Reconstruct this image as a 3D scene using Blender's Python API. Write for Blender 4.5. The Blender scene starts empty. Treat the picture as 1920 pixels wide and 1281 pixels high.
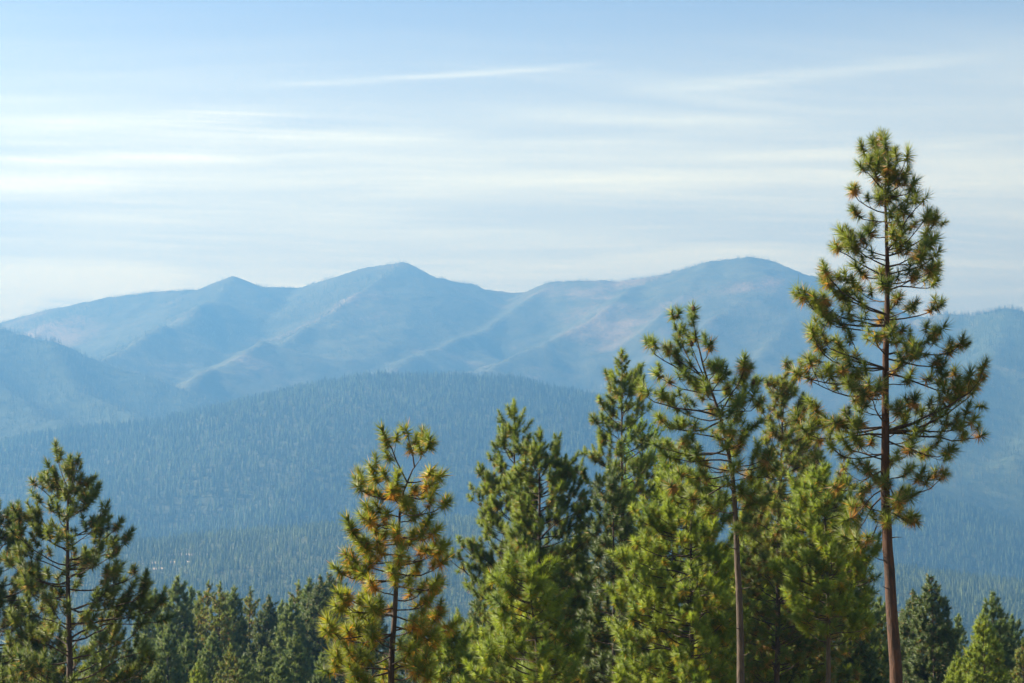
import bpy, math, random
import numpy as np
from mathutils import Vector, Quaternion, noise as mnoise

S = bpy.context.scene
COL = S.collection
R = math.radians

# ---------------------------------------------------------------- camera
EYE = 1.7
F = 70.0 / 36.0 * 1920.0
PITCH = math.atan((1130 - 640.5) / F)
cam_d = bpy.data.cameras.new('camera'); cam_d.lens = 70; cam_d.sensor_width = 36
cam_d.clip_start = 0.1; cam_d.clip_end = 60000
cam = bpy.data.objects.new('camera', cam_d); COL.objects.link(cam)
cam.location = (0, 0, EYE); cam.rotation_euler = (math.pi / 2 + PITCH, 0, 0)
S.camera = cam
CP, SP = math.cos(PITCH), math.sin(PITCH)

def at(px, py, Y):
    """point seen at picture position (px,py) lying Y metres ahead"""
    u = (px - 960) / F; v = (640.5 - py) / F
    fw = CP - v * SP; up = SP + v * CP
    k = Y / fw
    return np.array((u * k, Y, EYE + up * k))

# ---------------------------------------------------------------- sun, sky, exposure
SUN_EL, SUN_AZ = 36.0, -72.0          # azimuth from the view direction (+Y), negative = left
sd = Vector((math.sin(R(SUN_AZ)) * math.cos(R(SUN_EL)), math.cos(R(SUN_AZ)) * math.cos(R(SUN_EL)), math.sin(R(SUN_EL))))
sun_d = bpy.data.lights.new('sun', 'SUN'); sun_d.energy = 5.0; sun_d.angle = R(0.53); sun_d.color = (1, 0.95, 0.83)
sun = bpy.data.objects.new('sun', sun_d); COL.objects.link(sun)
sun.rotation_euler = (-sd).to_track_quat('-Z', 'Y').to_euler(); sun.location = (-60, 20, 60)

S.view_settings.view_transform = 'Standard'; S.view_settings.look = 'None'
S.view_settings.gamma = 1; S.view_settings.exposure = 2.45; S.view_settings.use_curve_mapping = False
S.render.engine = 'CYCLES'
S.cycles.max_bounces = 6; S.cycles.diffuse_bounces = 3; S.cycles.transmission_bounces = 3
S.cycles.volume_bounces = 1; S.cycles.use_denoising = True

world = bpy.data.worlds.new('World'); S.world = world; world.use_nodes = True
class NT:
    def __init__(s, nt): s.nt = nt; s.n = nt.nodes; s.l = nt.links
    def node(s, t, **k):
        x = s.n.new(t)
        for a, b in k.items(): setattr(x, a, b)
        return x
    def put(s, sock, v):
        if isinstance(v, bpy.types.NodeSocket): s.l.new(v, sock)
        elif v is not None: sock.default_value = v
    def m(s, op, a, b=None, c=None, clamp=False):
        x = s.node('ShaderNodeMath', operation=op); x.use_clamp = clamp
        s.put(x.inputs[0], a); s.put(x.inputs[1], b); s.put(x.inputs[2], c)
        return x.outputs[0]
    def mix(s, f, a, b, blend='MIX'):
        x = s.node('ShaderNodeMix', data_type='RGBA', blend_type=blend)
        s.put(x.inputs[0], f)
        s.put(x.inputs[6], a if isinstance(a, bpy.types.NodeSocket) else (*a, 1))
        s.put(x.inputs[7], b if isinstance(b, bpy.types.NodeSocket) else (*b, 1))
        return x.outputs[2]
    def noise(s, vec, scale, detail=4, rough=.5, dist=0.0):
        x = s.node('ShaderNodeTexNoise'); s.put(x.inputs['Vector'], vec)
        x.inputs['Scale'].default_value = scale; x.inputs['Detail'].default_value = detail
        x.inputs['Roughness'].default_value = rough; x.inputs['Distortion'].default_value = dist
        return x.outputs['Fac']
    def ramp(s, v, lo, hi, a=0.0, b=1.0, smooth=True):
        x = s.node('ShaderNodeMapRange', interpolation_type='SMOOTHSTEP' if smooth else 'LINEAR')
        s.put(x.inputs[0], v); s.put(x.inputs[1], lo); s.put(x.inputs[2], hi); s.put(x.inputs[3], a); s.put(x.inputs[4], b)
        return x.outputs[0]
    def xyz(s, x, y, z):
        c = s.node('ShaderNodeCombineXYZ'); s.put(c.inputs[0], x); s.put(c.inputs[1], y); s.put(c.inputs[2], z)
        return c.outputs[0]

def build_world():
    w = NT(world.node_tree)
    bg = w.n['Background']
    sky = w.node('ShaderNodeTexSky', sky_type='NISHITA')
    sky.sun_disc = False; sky.sun_elevation = R(SUN_EL); sky.sun_rotation = R(SUN_AZ)
    sky.air_density = 0.6; sky.dust_density = 2.0; sky.ozone_density = 1.0; sky.altitude = 700
    tc = w.node('ShaderNodeTexCoord'); sx = w.node('ShaderNodeSeparateXYZ')
    w.l.new(tc.outputs['Generated'], sx.inputs[0])
    X, Y, Z = sx.outputs
    az = w.m('ARCTAN2', X, Y); el = w.m('ARCSINE', Z)
    zc = w.m('MAXIMUM', Z, 0.02)
    pu = w.m('DIVIDE', X, zc); pv = w.m('DIVIDE', Y, zc)
    # high thin cloud on a flat layer seen edge-on: long streaks
    warp = w.noise(w.xyz(pu, pv, 0.0), 0.5, 2)
    v2 = w.m('ADD', pv, w.m('MULTIPLY', warp, 0.8)); v2 = w.m('ADD', v2, w.m('MULTIPLY', pu, -0.10))
    n1 = w.noise(w.xyz(w.m('MULTIPLY', pu, 0.55), w.m('MULTIPLY', v2, 2.1), 3.3), 1.0, 6, .55)
    n2 = w.noise(w.xyz(w.m('MULTIPLY', pu, 1.6), w.m('MULTIPLY', v2, 9.0), 9.1), 1.0, 4, .6)
    veil = w.m('ADD', w.ramp(n1, .34, .78, .04, .40), w.ramp(n2, .40, .82, 0, .16))
    low = w.ramp(el, R(17.0), R(11.5))
    high = w.ramp(el, R(30.0), R(15.0), .25, 1)
    veil = w.m('MULTIPLY', veil, high)
    veil = w.m('MULTIPLY', veil, w.m('ADD', w.m('MULTIPLY', low, .9), .12))
    veil = w.m('ADD', veil, w.m('MULTIPLY', w.ramp(el, R(19.0), R(12.0)), .36))
    # single streaks: (px0,py0) - (px1,py1), half width px, strength
    def azel(px, py):
        p = at(px, py, 1000.0) - np.array((0, 0, EYE)); p /= np.linalg.norm(p)
        return math.atan2(p[0], p[1]), math.asin(p[2])
    fine = w.noise(w.xyz(w.m('MULTIPLY', az, 9.0), w.m('MULTIPLY', el, 330.0), 1.0), 1.0, 6, .65, 1.2)
    fine = w.ramp(fine, .3, .7, .35, 1)
    for (x0, y0, x1, y1, hw, st) in ((400, 164, 1200, 113, 6, .24), (-120, 238, 620, 209, 20, .34), (100, 264, 1000, 240, 16, .28),
                                 (-140, 301, 560, 287, 12, .33), (-150, 350, 300, 345, 17, .26), (800, 200, 1640, 240, 14, .22),
                                 (-200, 530, 420, 522, 42, .62), (-160, 590, 120, 588, 45, .5), (1100, 176, 2000, 84, 13, .18), (1250, 300, 1980, 255, 12, .20),
                                 (560, 345, 1500, 340, 24, .22), (-60, 400, 900, 405, 26, .18), (300, 545, 1100, 560, 26, .25)):
        a0, e0 = azel(x0, y0); a1, e1 = azel(x1, y1); k = (e1 - e0) / (a1 - a0)
        line = w.m('ADD', w.m('MULTIPLY', w.m('SUBTRACT', az, a0), k), e0)
        d = w.m('DIVIDE', w.m('SUBTRACT', el, line), hw / F)
        g = w.m('POWER', 2.718, w.m('MULTIPLY', w.m('MULTIPLY', d, d), -1.0))
        q = (a1 - a0) * .33
        ends = w.m('MULTIPLY', w.ramp(az, a0, a0 + q), w.ramp(az, a1, a1 - q))
        veil = w.m('ADD', veil, w.m('MULTIPLY', w.m('MULTIPLY', w.m('MULTIPLY', g, ends), fine), st))
    veil = w.m('MINIMUM', veil, .92)
    cloud = (9.0, 9.1, 6.4)
    out = w.mix(veil, sky.outputs[0], cloud)
    w.l.new(out, bg.inputs[0]); bg.inputs[1].default_value = 0.05
build_world()

# ---------------------------------------------------------------- helpers
def tag(o, label=None, cat=None, group=None, kind=None):
    if label: o['label'] = label
    if cat: o['category'] = cat
    if group: o['group'] = group
    if kind: o['kind'] = kind
    return o

def mesh_np(name, V, T, mat, tint=None, smooth=False):
    V = np.asarray(V, np.float32); T = np.asarray(T, np.int32)
    me = bpy.data.meshes.new(name)
    k = T.shape[1]
    me.vertices.add(len(V)); me.vertices.foreach_set('co', V.ravel())
    me.loops.add(T.size); me.loops.foreach_set('vertex_index', T.ravel())
    me.polygons.add(len(T)); me.polygons.foreach_set('loop_start', np.arange(0, T.size, k, dtype=np.int32))
    me.polygons.foreach_set('use_smooth', np.full(len(T), smooth))
    if tint is not None:
        a = me.attributes.new('tint', 'FLOAT', 'POINT'); a.data.foreach_set('value', np.asarray(tint, np.float32))
    me.update(calc_edges=True)
    if mat: me.materials.append(mat)
    return me

def link(name, me, parent=None, loc=None):
    o = bpy.data.objects.new(name, me); COL.objects.link(o)
    if parent is not None: o.parent = parent
    if loc is not None: o.location = loc
    return o

# ---------------------------------------------------------------- materials
def new_mat(name):
    m = bpy.data.materials.new(name); m.use_nodes = True
    w = NT(m.node_tree); return m, w, w.n['Principled BSDF'], w.n['Material Output']

def needle_mat(name, c1, c2, dry, transl=.35, vary=.62):
    m, w, p, out = new_mat(name)
    oi = w.node('ShaderNodeObjectInfo'); geo = w.node('ShaderNodeNewGeometry')
    at_ = w.node('ShaderNodeAttribute', attribute_name='tint')
    n = w.noise(geo.outputs['Position'], 1.1, 3)
    hue = w.node('ShaderNodeAttribute', attribute_name='hue')
    rnd = w.m('FRACT', w.m('ADD', oi.outputs['Random'], hue.outputs['Fac']))
    f = w.m('ADD', w.m('MULTIPLY', rnd, vary), w.m('MULTIPLY', w.ramp(n, .3, .7), 1 - vary))
    g = w.mix(f, c1, c2)
    g = w.mix(at_.outputs['Fac'], g, dry)
    p.inputs['Roughness'].default_value = .55; p.inputs['Specular IOR Level'].default_value = .3
    w.l.new(g, p.inputs['Base Color'])
    av = w.node('ShaderNodeAttribute', attribute_name='outward')
    vt = w.node('ShaderNodeVectorTransform', vector_type='NORMAL', convert_from='OBJECT', convert_to='WORLD'); w.l.new(av.outputs['Vector'], vt.inputs[0])
    mv = w.node('ShaderNodeMix', data_type='VECTOR'); mv.inputs[0].default_value = .65
    w.l.new(geo.outputs['Normal'], mv.inputs[4]); w.l.new(vt.outputs[0], mv.inputs[5])
    nn = w.node('ShaderNodeVectorMath', operation='NORMALIZE'); w.l.new(mv.outputs[1], nn.inputs[0]); w.l.new(nn.outputs[0], p.inputs['Normal'])
    t = w.node('ShaderNodeBsdfTranslucent'); w.l.new(w.mix(1.0, g, (1.25, 1.2, .7), 'MULTIPLY'), t.inputs[0])
    ms = w.node('ShaderNodeMixShader'); ms.inputs[0].default_value = transl
    w.l.new(p.outputs[0], ms.inputs[1]); w.l.new(t.outputs[0], ms.inputs[2]); w.l.new(ms.outputs[0], out.inputs[0])
    return m

def bark_mat(name, c1, c2, scale=9):
    m, w, p, out = new_mat(name)
    tc = w.node('ShaderNodeTexCoord'); mp = w.node('ShaderNodeMapping'); mp.inputs['Scale'].default_value = (scale, scale, scale * .22)
    w.l.new(tc.outputs['Object'], mp.inputs[0])
    n = w.noise(mp.outputs[0], 1.6, 6, .65, .6)
    big = w.noise(tc.outputs['Object'], .9, 2)
    c = w.mix(w.ramp(n, .42, .60), c1, c2)
    c = w.mix(w.ramp(big, .35, .7, 0, .5), c, tuple(x * 1.5 for x in c2))
    w.l.new(c, p.inputs['Base Color']); p.inputs['Roughness'].default_value = .9
    b = w.node('ShaderNodeBump'); b.inputs['Strength'].default_value = .9; b.inputs['Distance'].default_value = .03
    w.l.new(n, b.inputs['Height']); w.l.new(b.outputs[0], p.inputs['Normal'])
    return m

DRY = (.40, .21, .08)
M_OLIVE = needle_mat('pine_needles_olive', (.028, .070, .018), (.175, .240, .026), (.46, .22, .08), .40)
M_ORANGE = needle_mat('pine_needles_autumn', (.055, .115, .018), (.215, .270, .022), (.62, .27, .05), .40)
M_DARK = needle_mat('pine_needles_dark', (.026, .070, .028), (.085, .140, .030), DRY, .30)
M_DM = needle_mat('pine_needles_deep', (.034, .086, .028), (.135, .185, .030), DRY, .40)
M_MID = needle_mat('pine_needles_mid', (.034, .088, .024), (.190, .270, .030), DRY, .40)
M_LIME = needle_mat('pine_needles_bright', (.052, .125, .016), (.235, .325, .028), (.52, .29, .05), .40)
M_FAR = needle_mat('pine_needles_far', (.040, .098, .036), (.165, .225, .045), (.20, .16, .07), .35, .8)
M_LEAF = needle_mat('broad_leaves', (.095, .190, .026), (.190, .280, .045), (.22, .24, .04), .5)
M_BARK_RED = bark_mat('bark_red', (.007, .004, .003), (.044, .0165, .0065))
M_BARK_DARK = bark_mat('bark_dark', (.010, .007, .006), (.045, .028, .020))
M_BARK_PALE = bark_mat('bark_pale', (.010, .007, .005), (.052, .035, .024))
M_TWIG = bark_mat('bark_twig', (.014, .010, .007), (.055, .036, .024), 30)
M_CONE = bark_mat('cone_scales', (.020, .012, .008), (.06, .035, .02), 40)

# ---------------------------------------------------------------- ground height near the camera
GY = [-400, 0, 30, 60, 100, 170, 400, 900, 1500, 2300, 3200, 14000]
GZ = [8, 0, -3.6, -6.2, -9, -13, -28, -58, -80, -92, -95, -95]
def ground_z(x, y):
    return float(np.interp(y, GY, GZ)) + .35 * math.sin(x * .11 + 1) * math.sin(y * .07) * min(1, y / 30 if y > 0 else 0)

# ---------------------------------------------------------------- pine builder
def tuft_template(rng, n=95, L=.19, shoot=.15, width=.0075, dry=0.0):
    """bottle-brush of needles round a shoot that points along +Z"""
    V = np.zeros((n, 3, 3)); tint = np.zeros((n, 3))
    u = rng.random(n); ph = rng.random(n) * 2 * np.pi
    ang = np.radians(12 + (1 - u) ** .75 * (88 + 24 * (shoot < .17)) + rng.normal(0, 9, n))
    ln = L * (rng.uniform(.72, 1.08, n)) * (.82 + .18 * u)
    d = np.stack((np.sin(ang) * np.cos(ph), np.sin(ang) * np.sin(ph), np.cos(ang)), 1)
    b = np.stack((np.zeros(n), np.zeros(n), u * shoot), 1)
    side = np.cross(d, rng.normal(0, 1, (n, 3))); side /= np.linalg.norm(side, axis=1)[:, None]
    V[:, 0] = b + side * width * .5; V[:, 1] = b - side * width * .5
    V[:, 2] = b + d * ln[:, None]
    V[:, 2, 2] -= .012
    isdry = ((u < .42) & (rng.random(n) < dry * 1.9)) | (rng.random(n) < dry * .25)
    tint[:] = np.where(isdry, rng.uniform(.55, 1, n), rng.uniform(0, .10, n))[:, None]
    N = b + d * ln[:, None] * .6 - np.array((0, 0, shoot * .45)); N /= np.linalg.norm(N, axis=1)[:, None] + 1e-6
    return V.reshape(-1, 3), tint.ravel(), np.repeat(N, 3, 0)

def put_vec(me, name, N):
    a = me.attributes.new(name, 'FLOAT_VECTOR', 'POINT'); a.data.foreach_set('vector', np.asarray(N, np.float32).ravel())

def make_tufts(tag_, mat, seed, dry, n=150, L=.205, width=.0145, count=9, shk=1.0):
    out = []
    rng = np.random.default_rng(seed)
    for i in range(count):
        dd = dry * (3.0 if i == 0 else 1.5 if i in (1, 2) else .3)
        sh = (.12, .15, .20, .30, .16, .38, .24, .13, .18)[i % 9]
        sh = .09 + (sh - .09) * shk
        V, t, N = tuft_template(rng, int(n * (.75 + sh * 1.9) * (.5 if i in (4, 7) else 1)), L * rng.uniform(.82, 1.1), shoot=sh, width=width, dry=dd)
        me = mesh_np('needle_tuft_' + tag_, V, np.arange(len(V)).reshape(-1, 3), mat, t); put_vec(me, 'outward', N)
        out.append((V, t, me, N))
    return out

class Tubes:
    def __init__(s): s.V = []; s.T = []
    def add(s, pts, rad, sides=5):
        pts = np.asarray(pts, float); n = len(pts); base = len(s.V)
        d = np.gradient(pts, axis=0); d /= (np.linalg.norm(d, axis=1)[:, None] + 1e-9)
        for i in range(n):
            ref = np.array((0, 0, 1.0)) if abs(d[i][2]) < .85 else np.array((1.0, 0, 0))
            a = np.cross(d[i], ref); a /= np.linalg.norm(a); b = np.cross(d[i], a)
            for k in range(sides):
                t = 2 * math.pi * k / sides
                s.V.append(pts[i] + (a * math.cos(t) + b * math.sin(t)) * rad[i])
        for i in range(n - 1):
            for k in range(sides):
                p = base + i * sides + k; q = base + i * sides + (k + 1) % sides
                s.T += [(p, q, q + sides), (p, q + sides, p + sides)]
    def mesh(s, name, mat): return mesh_np(name, s.V, s.T, mat, smooth=True)

def bez(p0, p1, p2, p3, n):
    t = np.linspace(0, 1, n)[:, None]
    return (1 - t) ** 3 * p0 + 3 * (1 - t) ** 2 * t * p1 + 3 * (1 - t) * t * t * p2 + t ** 3 * p3

def unit(v): return v / (np.linalg.norm(v) + 1e-9)

def grow_branch(rng, P0, P1, droop, dens, twig, bare=.3, thick=1.0):
    """limb from P0 to P1 with twigs; returns (Tubes, tufts[(pos,dir,scale)])"""
    tb = Tubes(); tufts = []
    D = P1 - P0; L = np.linalg.norm(D); h = D.copy(); h[2] = 0; hl = np.linalg.norm(h)
    up = np.array((0, 0, 1.0))
    c1 = P0 + h * rng.uniform(.25, .5) + up * (D[2] * .3 - droop * hl * rng.uniform(-.25, .5)) + rng.normal(0, .05 * L, 3)
    c2 = P1 - h * rng.uniform(.05, .35) - up * (rng.uniform(.02, .26) * L + .04) + rng.normal(0, .05 * L, 3)
    n = max(5, int(L / .16))
    pts = bez(P0, c1, c2, P1, n)
    wob = rng.normal(0, .045 * min(L, 1.5), (n, 3)); wob[0] = 0; wob = np.cumsum(wob, 0) * .35; wob -= np.linspace(0, 1, n)[:, None] * wob[-1]
    pts = pts + wob
    r0 = (.007 + .0095 * L) * thick
    tb.add(pts, np.linspace(r0, .006, n), 5)
    seg = np.linalg.norm(np.diff(pts, axis=0), axis=1); cum = np.concatenate(([0], np.cumsum(seg))); tot = cum[-1]
    tan = np.gradient(pts, axis=0)
    tufts.append((pts[-1], unit(unit(tan[-1]) + up * .4), rng.uniform(.95, 1.15)))
    s = tot * bare + rng.random() * .1
    while s < tot - .04:
        i = min(n - 2, int(np.searchsorted(cum, s)) - 1); i = max(i, 0)
        f = (s - cum[i]) / (seg[i] + 1e-9); p = pts[i] * (1 - f) + pts[i + 1] * f
        t = unit(tan[i]); lat = unit(np.cross(t, up) if abs(t[2]) < .95 else rng.normal(0, 1, 3)) * (1 if rng.random() < .5 else -1)
        d = unit(t * rng.uniform(.35, 1.0) + lat * rng.uniform(.25, 1.0) + up * rng.uniform(-.25, .75))
        frac = s / tot
        tl = twig * rng.uniform(.35, 1.0) * (1.15 - .6 * frac) * min(1, .35 + L * .6)
        e = p + d * tl + up * tl * rng.uniform(.05, .35)
        m_ = p + d * tl * .55
        k = 4 if tl > .25 else 3
        q = bez(p, p * .6 + m_ * .4, m_, e, k)
        tb.add(q, np.linspace(max(.0055, r0 * .35 * (1 - frac * .5)), .004, k), 3)
        td = unit(q[-1] - q[-2])
        tufts.append((e, unit(td + up * .55), rng.uniform(.62, 1.15)))
        if tl > .24:      # side shoots on long twigs
            for _ in range(1 + (tl > .36) + (tl > .5) + (tl > .8)):
                ff = rng.uniform(.4, .85); pp = p * (1 - ff) + e * ff
                dd = unit(d + rng.normal(0, .7, 3) + up * .35)
                ee = pp + dd * rng.uniform(.10, .24)
                tb.add([pp, ee], [.004, .003], 3); tufts.append((ee, unit(dd + up * .5), rng.uniform(.5, 1.0)))
        s += dens * rng.uniform(.6, 1.5)
    return tb, tufts

def rot_to(d, rng):
    q = Vector((0, 0, 1)).rotation_difference(Vector(d))
    return q @ Quaternion((0, 0, 1), rng.random() * 6.283)

def join_tufts(name, tufts, tmpl, mat, rng, origin):
    VV = []; TT = []; HH = []; NN = []
    for (p, d, s) in tufts:
        V, t, _, N = tmpl[rng.integers(len(tmpl))]
        M = np.array(rot_to(d, rng).to_matrix())
        VV.append((V * s) @ M.T + (p - origin)); TT.append(t); NN.append(N @ M.T); HH.append(np.full(len(t), rng.random()))
    V = np.concatenate(VV); t = np.concatenate(TT)
    me = mesh_np(name, V, np.arange(len(V)).reshape(-1, 3), mat, t)
    a = me.attributes.new('hue', 'FLOAT', 'POINT'); a.data.foreach_set('value', np.concatenate(HH).astype(np.float32))
    put_vec(me, 'outward', np.concatenate(NN))
    return me

def interp_poly(P, z):
    zs = P[:, 2]
    return np.array((np.interp(z, zs, P[:, 0]), np.interp(z, zs, P[:, 1]), z))

def pine(name, label, trunk_px, D, r0, env, tips, tufts_, needle, bark, seed, n_auto=40, dens=.15, twig=.4, droop=.35,
         group=None, as_parts=300, leader=.9, bare=.3, cones=(), depth=.9, thick=1.0, rise=.30, category='pine tree', stubs=(), loose=1.0):
    """trunk_px: [(px,py)...] bottom to top; env: [(py,left px,right px)...]; tips: [(px,py,attach py,depth m)...]"""
    rng = np.random.default_rng(seed)
    P = np.array([at(px, py, D) for px, py in trunk_px])
    gz = ground_z(P[0][0], D) - .15
    P[-1][2] -= .22
    base = P[0].copy() + (P[0] - P[1]) / (P[0][2] - P[1][2]) * (gz - P[0][2]) * .6 if P[0][2] > gz else P[0]
    base[2] = gz
    P = np.vstack((base, P))
    origin = base.copy()
    root = bpy.data.objects.new(name, None); COL.objects.link(root); root.location = origin
    tag(root, label, category, group)
    # trunk, finely divided with slight sway
    zt = P[-1][2]; n = max(12, int((zt - gz) / .3)); zs = np.linspace(gz, zt, n)
    pts = np.array([interp_poly(P, z) for z in zs])
    k = np.array([.25, .5, .25])
    for _ in range(2):
        for a in (0, 1): pts[1:-1, a] = np.convolve(pts[:, a], k, 'valid')
    sway = np.cumsum(rng.normal(0, .006, (n, 2)), 0); sway -= np.linspace(0, 1, n)[:, None] * sway[-1]; pts[:, :2] += sway
    h = (zs - gz) / (zt - gz)
    rad = r0 * ((1 - h) ** .8 * .92 + .035) + r0 * .35 * np.exp(-h * 28)
    tb = Tubes(); tb.add(pts, rad, 12)
    V = np.array(tb.V)
    trunk = link('trunk', mesh_np('trunk', V - origin, tb.T, bark, smooth=True), root)
    pz = lambda z: np.array((np.interp(z, zs, pts[:, 0]), np.interp(z, zs, pts[:, 1]), z))
    mpp = D / F
    branches = []
    for tp in tips:
        px, py, ay = tp[:3]; dy = tp[3] if len(tp) > 3 else rng.uniform(-.5, .5)
        P1 = at(px, py, D + dy); P1[2] -= .13; za = at(trunk_px[0][0], ay, D)[2]
        P0 = pz(min(za, zt - .05)); branches.append((P0, P1))
    ey = [e[0] for e in env]; el = [e[1] for e in env]; er = [e[2] for e in env]
    y0, y1 = env[0][0], env[-1][0]
    ga = rng.random() * 6.28
    for i in range(n_auto):
        f = (i + rng.random()) / n_auto; py = y0 + (y1 - y0) * f
        ga += 2.4 + rng.normal(0, .35); c, s_ = math.cos(ga), math.sin(ga)
        tx = np.interp(py, [q[1] for q in trunk_px][::-1], [q[0] for q in trunk_px][::-1])
        L_, R_ = (tx - np.interp(py, ey, el)) * mpp, (np.interp(py, ey, er) - tx) * mpp
        lat = R_ if c > 0 else L_
        rr = (rng.uniform(.62, 1.0)) ** loose
        av = (L_ + R_) * .5 * depth
        P1 = at(tx, py, D); P1[0] += c * max(lat, .12) * rr; P1[1] += s_ * max(av, .12) * rr
        reach = math.hypot(P1[0] - pz(P1[2])[0], P1[1] - D)
        P0 = pz(min(max(P1[2] - rise * reach * rng.uniform(.5, 1.5), gz + .6), zt - .1))
        branches.append((P0, P1))
    all_t = []
    for (P0, P1) in branches:
        tbb, tf = grow_branch(rng, P0, P1, droop, dens, twig, bare, thick)
        all_t.append((P0, tbb, tf))
    # leader: brush of shoots round the top of the stem
    lead = []
    z = zt
    lead.append((pts[-1], np.array((0, 0, 1.0)), 1.15))
    while z > zt - leader:
        a = rng.random() * 6.28; p = pz(z - rng.random() * .05)
        d = unit(np.array((math.cos(a) * .8, math.sin(a) * .8, .8)))
        lead.append((p + d * .06, d, rng.uniform(.75, 1))); z -= .075
    nt = sum(len(t[2]) for t in all_t)
    # the tufts nearest the camera become objects, the rest one mesh
    allp = sorted([p[1] for _, _, tf in all_t for (p, d, s) in tf])
    cut = allp[min(len(allp) - 1, max(0, as_parts - 1))] if as_parts < nt else 1e9
    rest = list(lead)
    made = 0
    wood = Tubes() if as_parts == 0 else None
    for (P0, tbb, tf) in all_t:
        if as_parts == 0:
            off = len(wood.V); wood.V += tbb.V; wood.T += [tuple(i + off for i in t) for t in tbb.T]
            rest += tf; continue
        bo = link('branch', mesh_np('branch', np.array(tbb.V) - P0, tbb.T, M_TWIG if bark is not M_BARK_RED else M_BARK_DARK, smooth=True), root, Vector(P0 - origin))
        for (p, d, s) in tf:
            if p[1] <= cut:
                me = tufts_[rng.integers(len(tufts_))][2]
                o = bpy.data.objects.new('needle_tuft', me); COL.objects.link(o); o.parent = bo
                o.location = Vector(p - P0); o.rotation_mode = 'QUATERNION'; o.rotation_quaternion = rot_to(d, rng); o.scale = (s, s, s)
                made += 1
            else: rest.append((p, d, s))
    if as_parts == 0:
        link('limbs', mesh_np('limbs', np.array(wood.V) - origin, wood.T, M_TWIG, smooth=True), root)
    cr = link('crown', join_tufts('crown', rest, tufts_, needle, rng, origin), root)
    if as_parts: cr['kind'] = 'stuff'
    for (px, py, dx) in stubs:
        a = at(px, py, D); a = pz(a[2]); c = Tubes()
        q = a + np.array((dx * .6, -.12, .02)); e = a + np.array((dx, -.2, rng.uniform(-.06, .10)))
        c.add([a, q, e], [.013, .008, .003], 5)
        link('dead_twig', mesh_np('dead_twig', np.array(c.V) - origin, c.T, M_TWIG, smooth=True), root)
    for (px, py) in cones:
        p = at(px, py, D - .1)
        c = Tubes(); c.add([p + np.array((0, 0, -.05)), p + np.array((0, 0, -.02)), p + np.array((0, 0, .02)), p + np.array((0, 0, .055))], [.018, .038, .034, .008], 8)
        link('pine_cone', mesh_np('pine_cone', np.array(c.V) - origin, c.T, M_CONE, smooth=False), root)
    return root

# ---------------------------------------------------------------- terrain
def px_line(pts, k=1.0):
    return np.array([at(px, py, Y * k) for px, py, Y in pts])

def ridge_height(x, y, lines, floor, soft=18.0):
    """rounded maximum over ridges; each line = (points, slope, power)"""
    shp = x.shape; x = x.ravel(); y = y.ravel()
    acc = np.zeros(len(x)); ref = np.full(len(x), floor, float)
    hs = [ref]
    for P, slope, pw in lines:
        best = np.full(len(x), -1e9)
        for a, b in zip(P[:-1], P[1:]):
            dx, dy = b[0] - a[0], b[1] - a[1]; L2 = dx * dx + dy * dy
            t = np.clip(((x - a[0]) * dx + (y - a[1]) * dy) / L2, 0, 1)
            d = np.hypot(x - a[0] - t * dx, y - a[1] - t * dy)
            h = a[2] + (b[2] - a[2]) * t - slope * (d ** pw) * (600.0 ** (1 - pw))
            best = np.maximum(best, h)
        hs.append(best)
    hs = np.array(hs); m = hs.max(0)
    r = m + soft * np.log(np.exp((hs - m) / soft).sum(0)) - soft * math.log(1.0)
    return np.where(m > floor + 1, r, r).reshape(shp)

def vnoise(x, y, seed, scale):
    """smooth value noise on a lattice, vectorised"""
    rng = np.random.default_rng(seed); G = rng.random((256, 256))
    u, v = x / scale + 1000, y / scale + 1000
    i, j = np.floor(u).astype(int), np.floor(v).astype(int); fu, fv = u - i, v - j
    fu = fu * fu * (3 - 2 * fu); fv = fv * fv * (3 - 2 * fv)
    g = lambda a, b: G[a % 256, b % 256]
    return (g(i, j) * (1 - fu) + g(i + 1, j) * fu) * (1 - fv) + (g(i, j + 1) * (1 - fu) + g(i + 1, j + 1) * fu) * fv

def fbm(x, y, seed, scale, octv=5, ridged=False):
    s = 0; a = 1; tot = 0
    for o in range(octv):
        n = vnoise(x, y, seed + o, scale / 2 ** o)
        if ridged: n = 1 - abs(2 * n - 1)
        s = s + n * a; tot += a; a *= .5
    return s / tot

# far range: crest and the spurs that come down from it
CREST = px_line([(-700, 700, 9400), (-300, 650, 9300), (0, 605, 9200), (80, 583, 9200), (200, 558, 9150), (300, 546, 9100), (380, 542, 9050), (410, 526, 9000), (437, 516, 9000), (462, 525, 9000), (485, 536, 9050),
                 (560, 539, 9200), (620, 521, 9100), (680, 502, 9000), (725, 496, 8950), (757, 494, 8900), (778, 506, 8920), (803, 521, 8950), (825, 520, 8960), (850, 528, 9000), (885, 531, 9050), (905, 541, 9100), (965, 548, 9150),
                 (990, 547, 9150), (1012, 534, 9050), (1035, 527, 9000), (1080, 524, 8950), (1130, 523, 8900), (1160, 526, 8900), (1200, 520, 8850), (1240, 516, 8800), (1300, 498, 8700), (1345, 486, 8650), (1400, 480, 8600),
                 (1440, 487, 8600), (1470, 502, 8600), (1492, 513, 8600), (1530, 517, 8550), (1600, 545, 8500), (1700, 590, 8500), (1850, 610, 8500), (2100, 640, 8600), (2600, 700, 8700)], .78)
SPX = lambda *p: px_line(p, SC)
SC = .78
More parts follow.
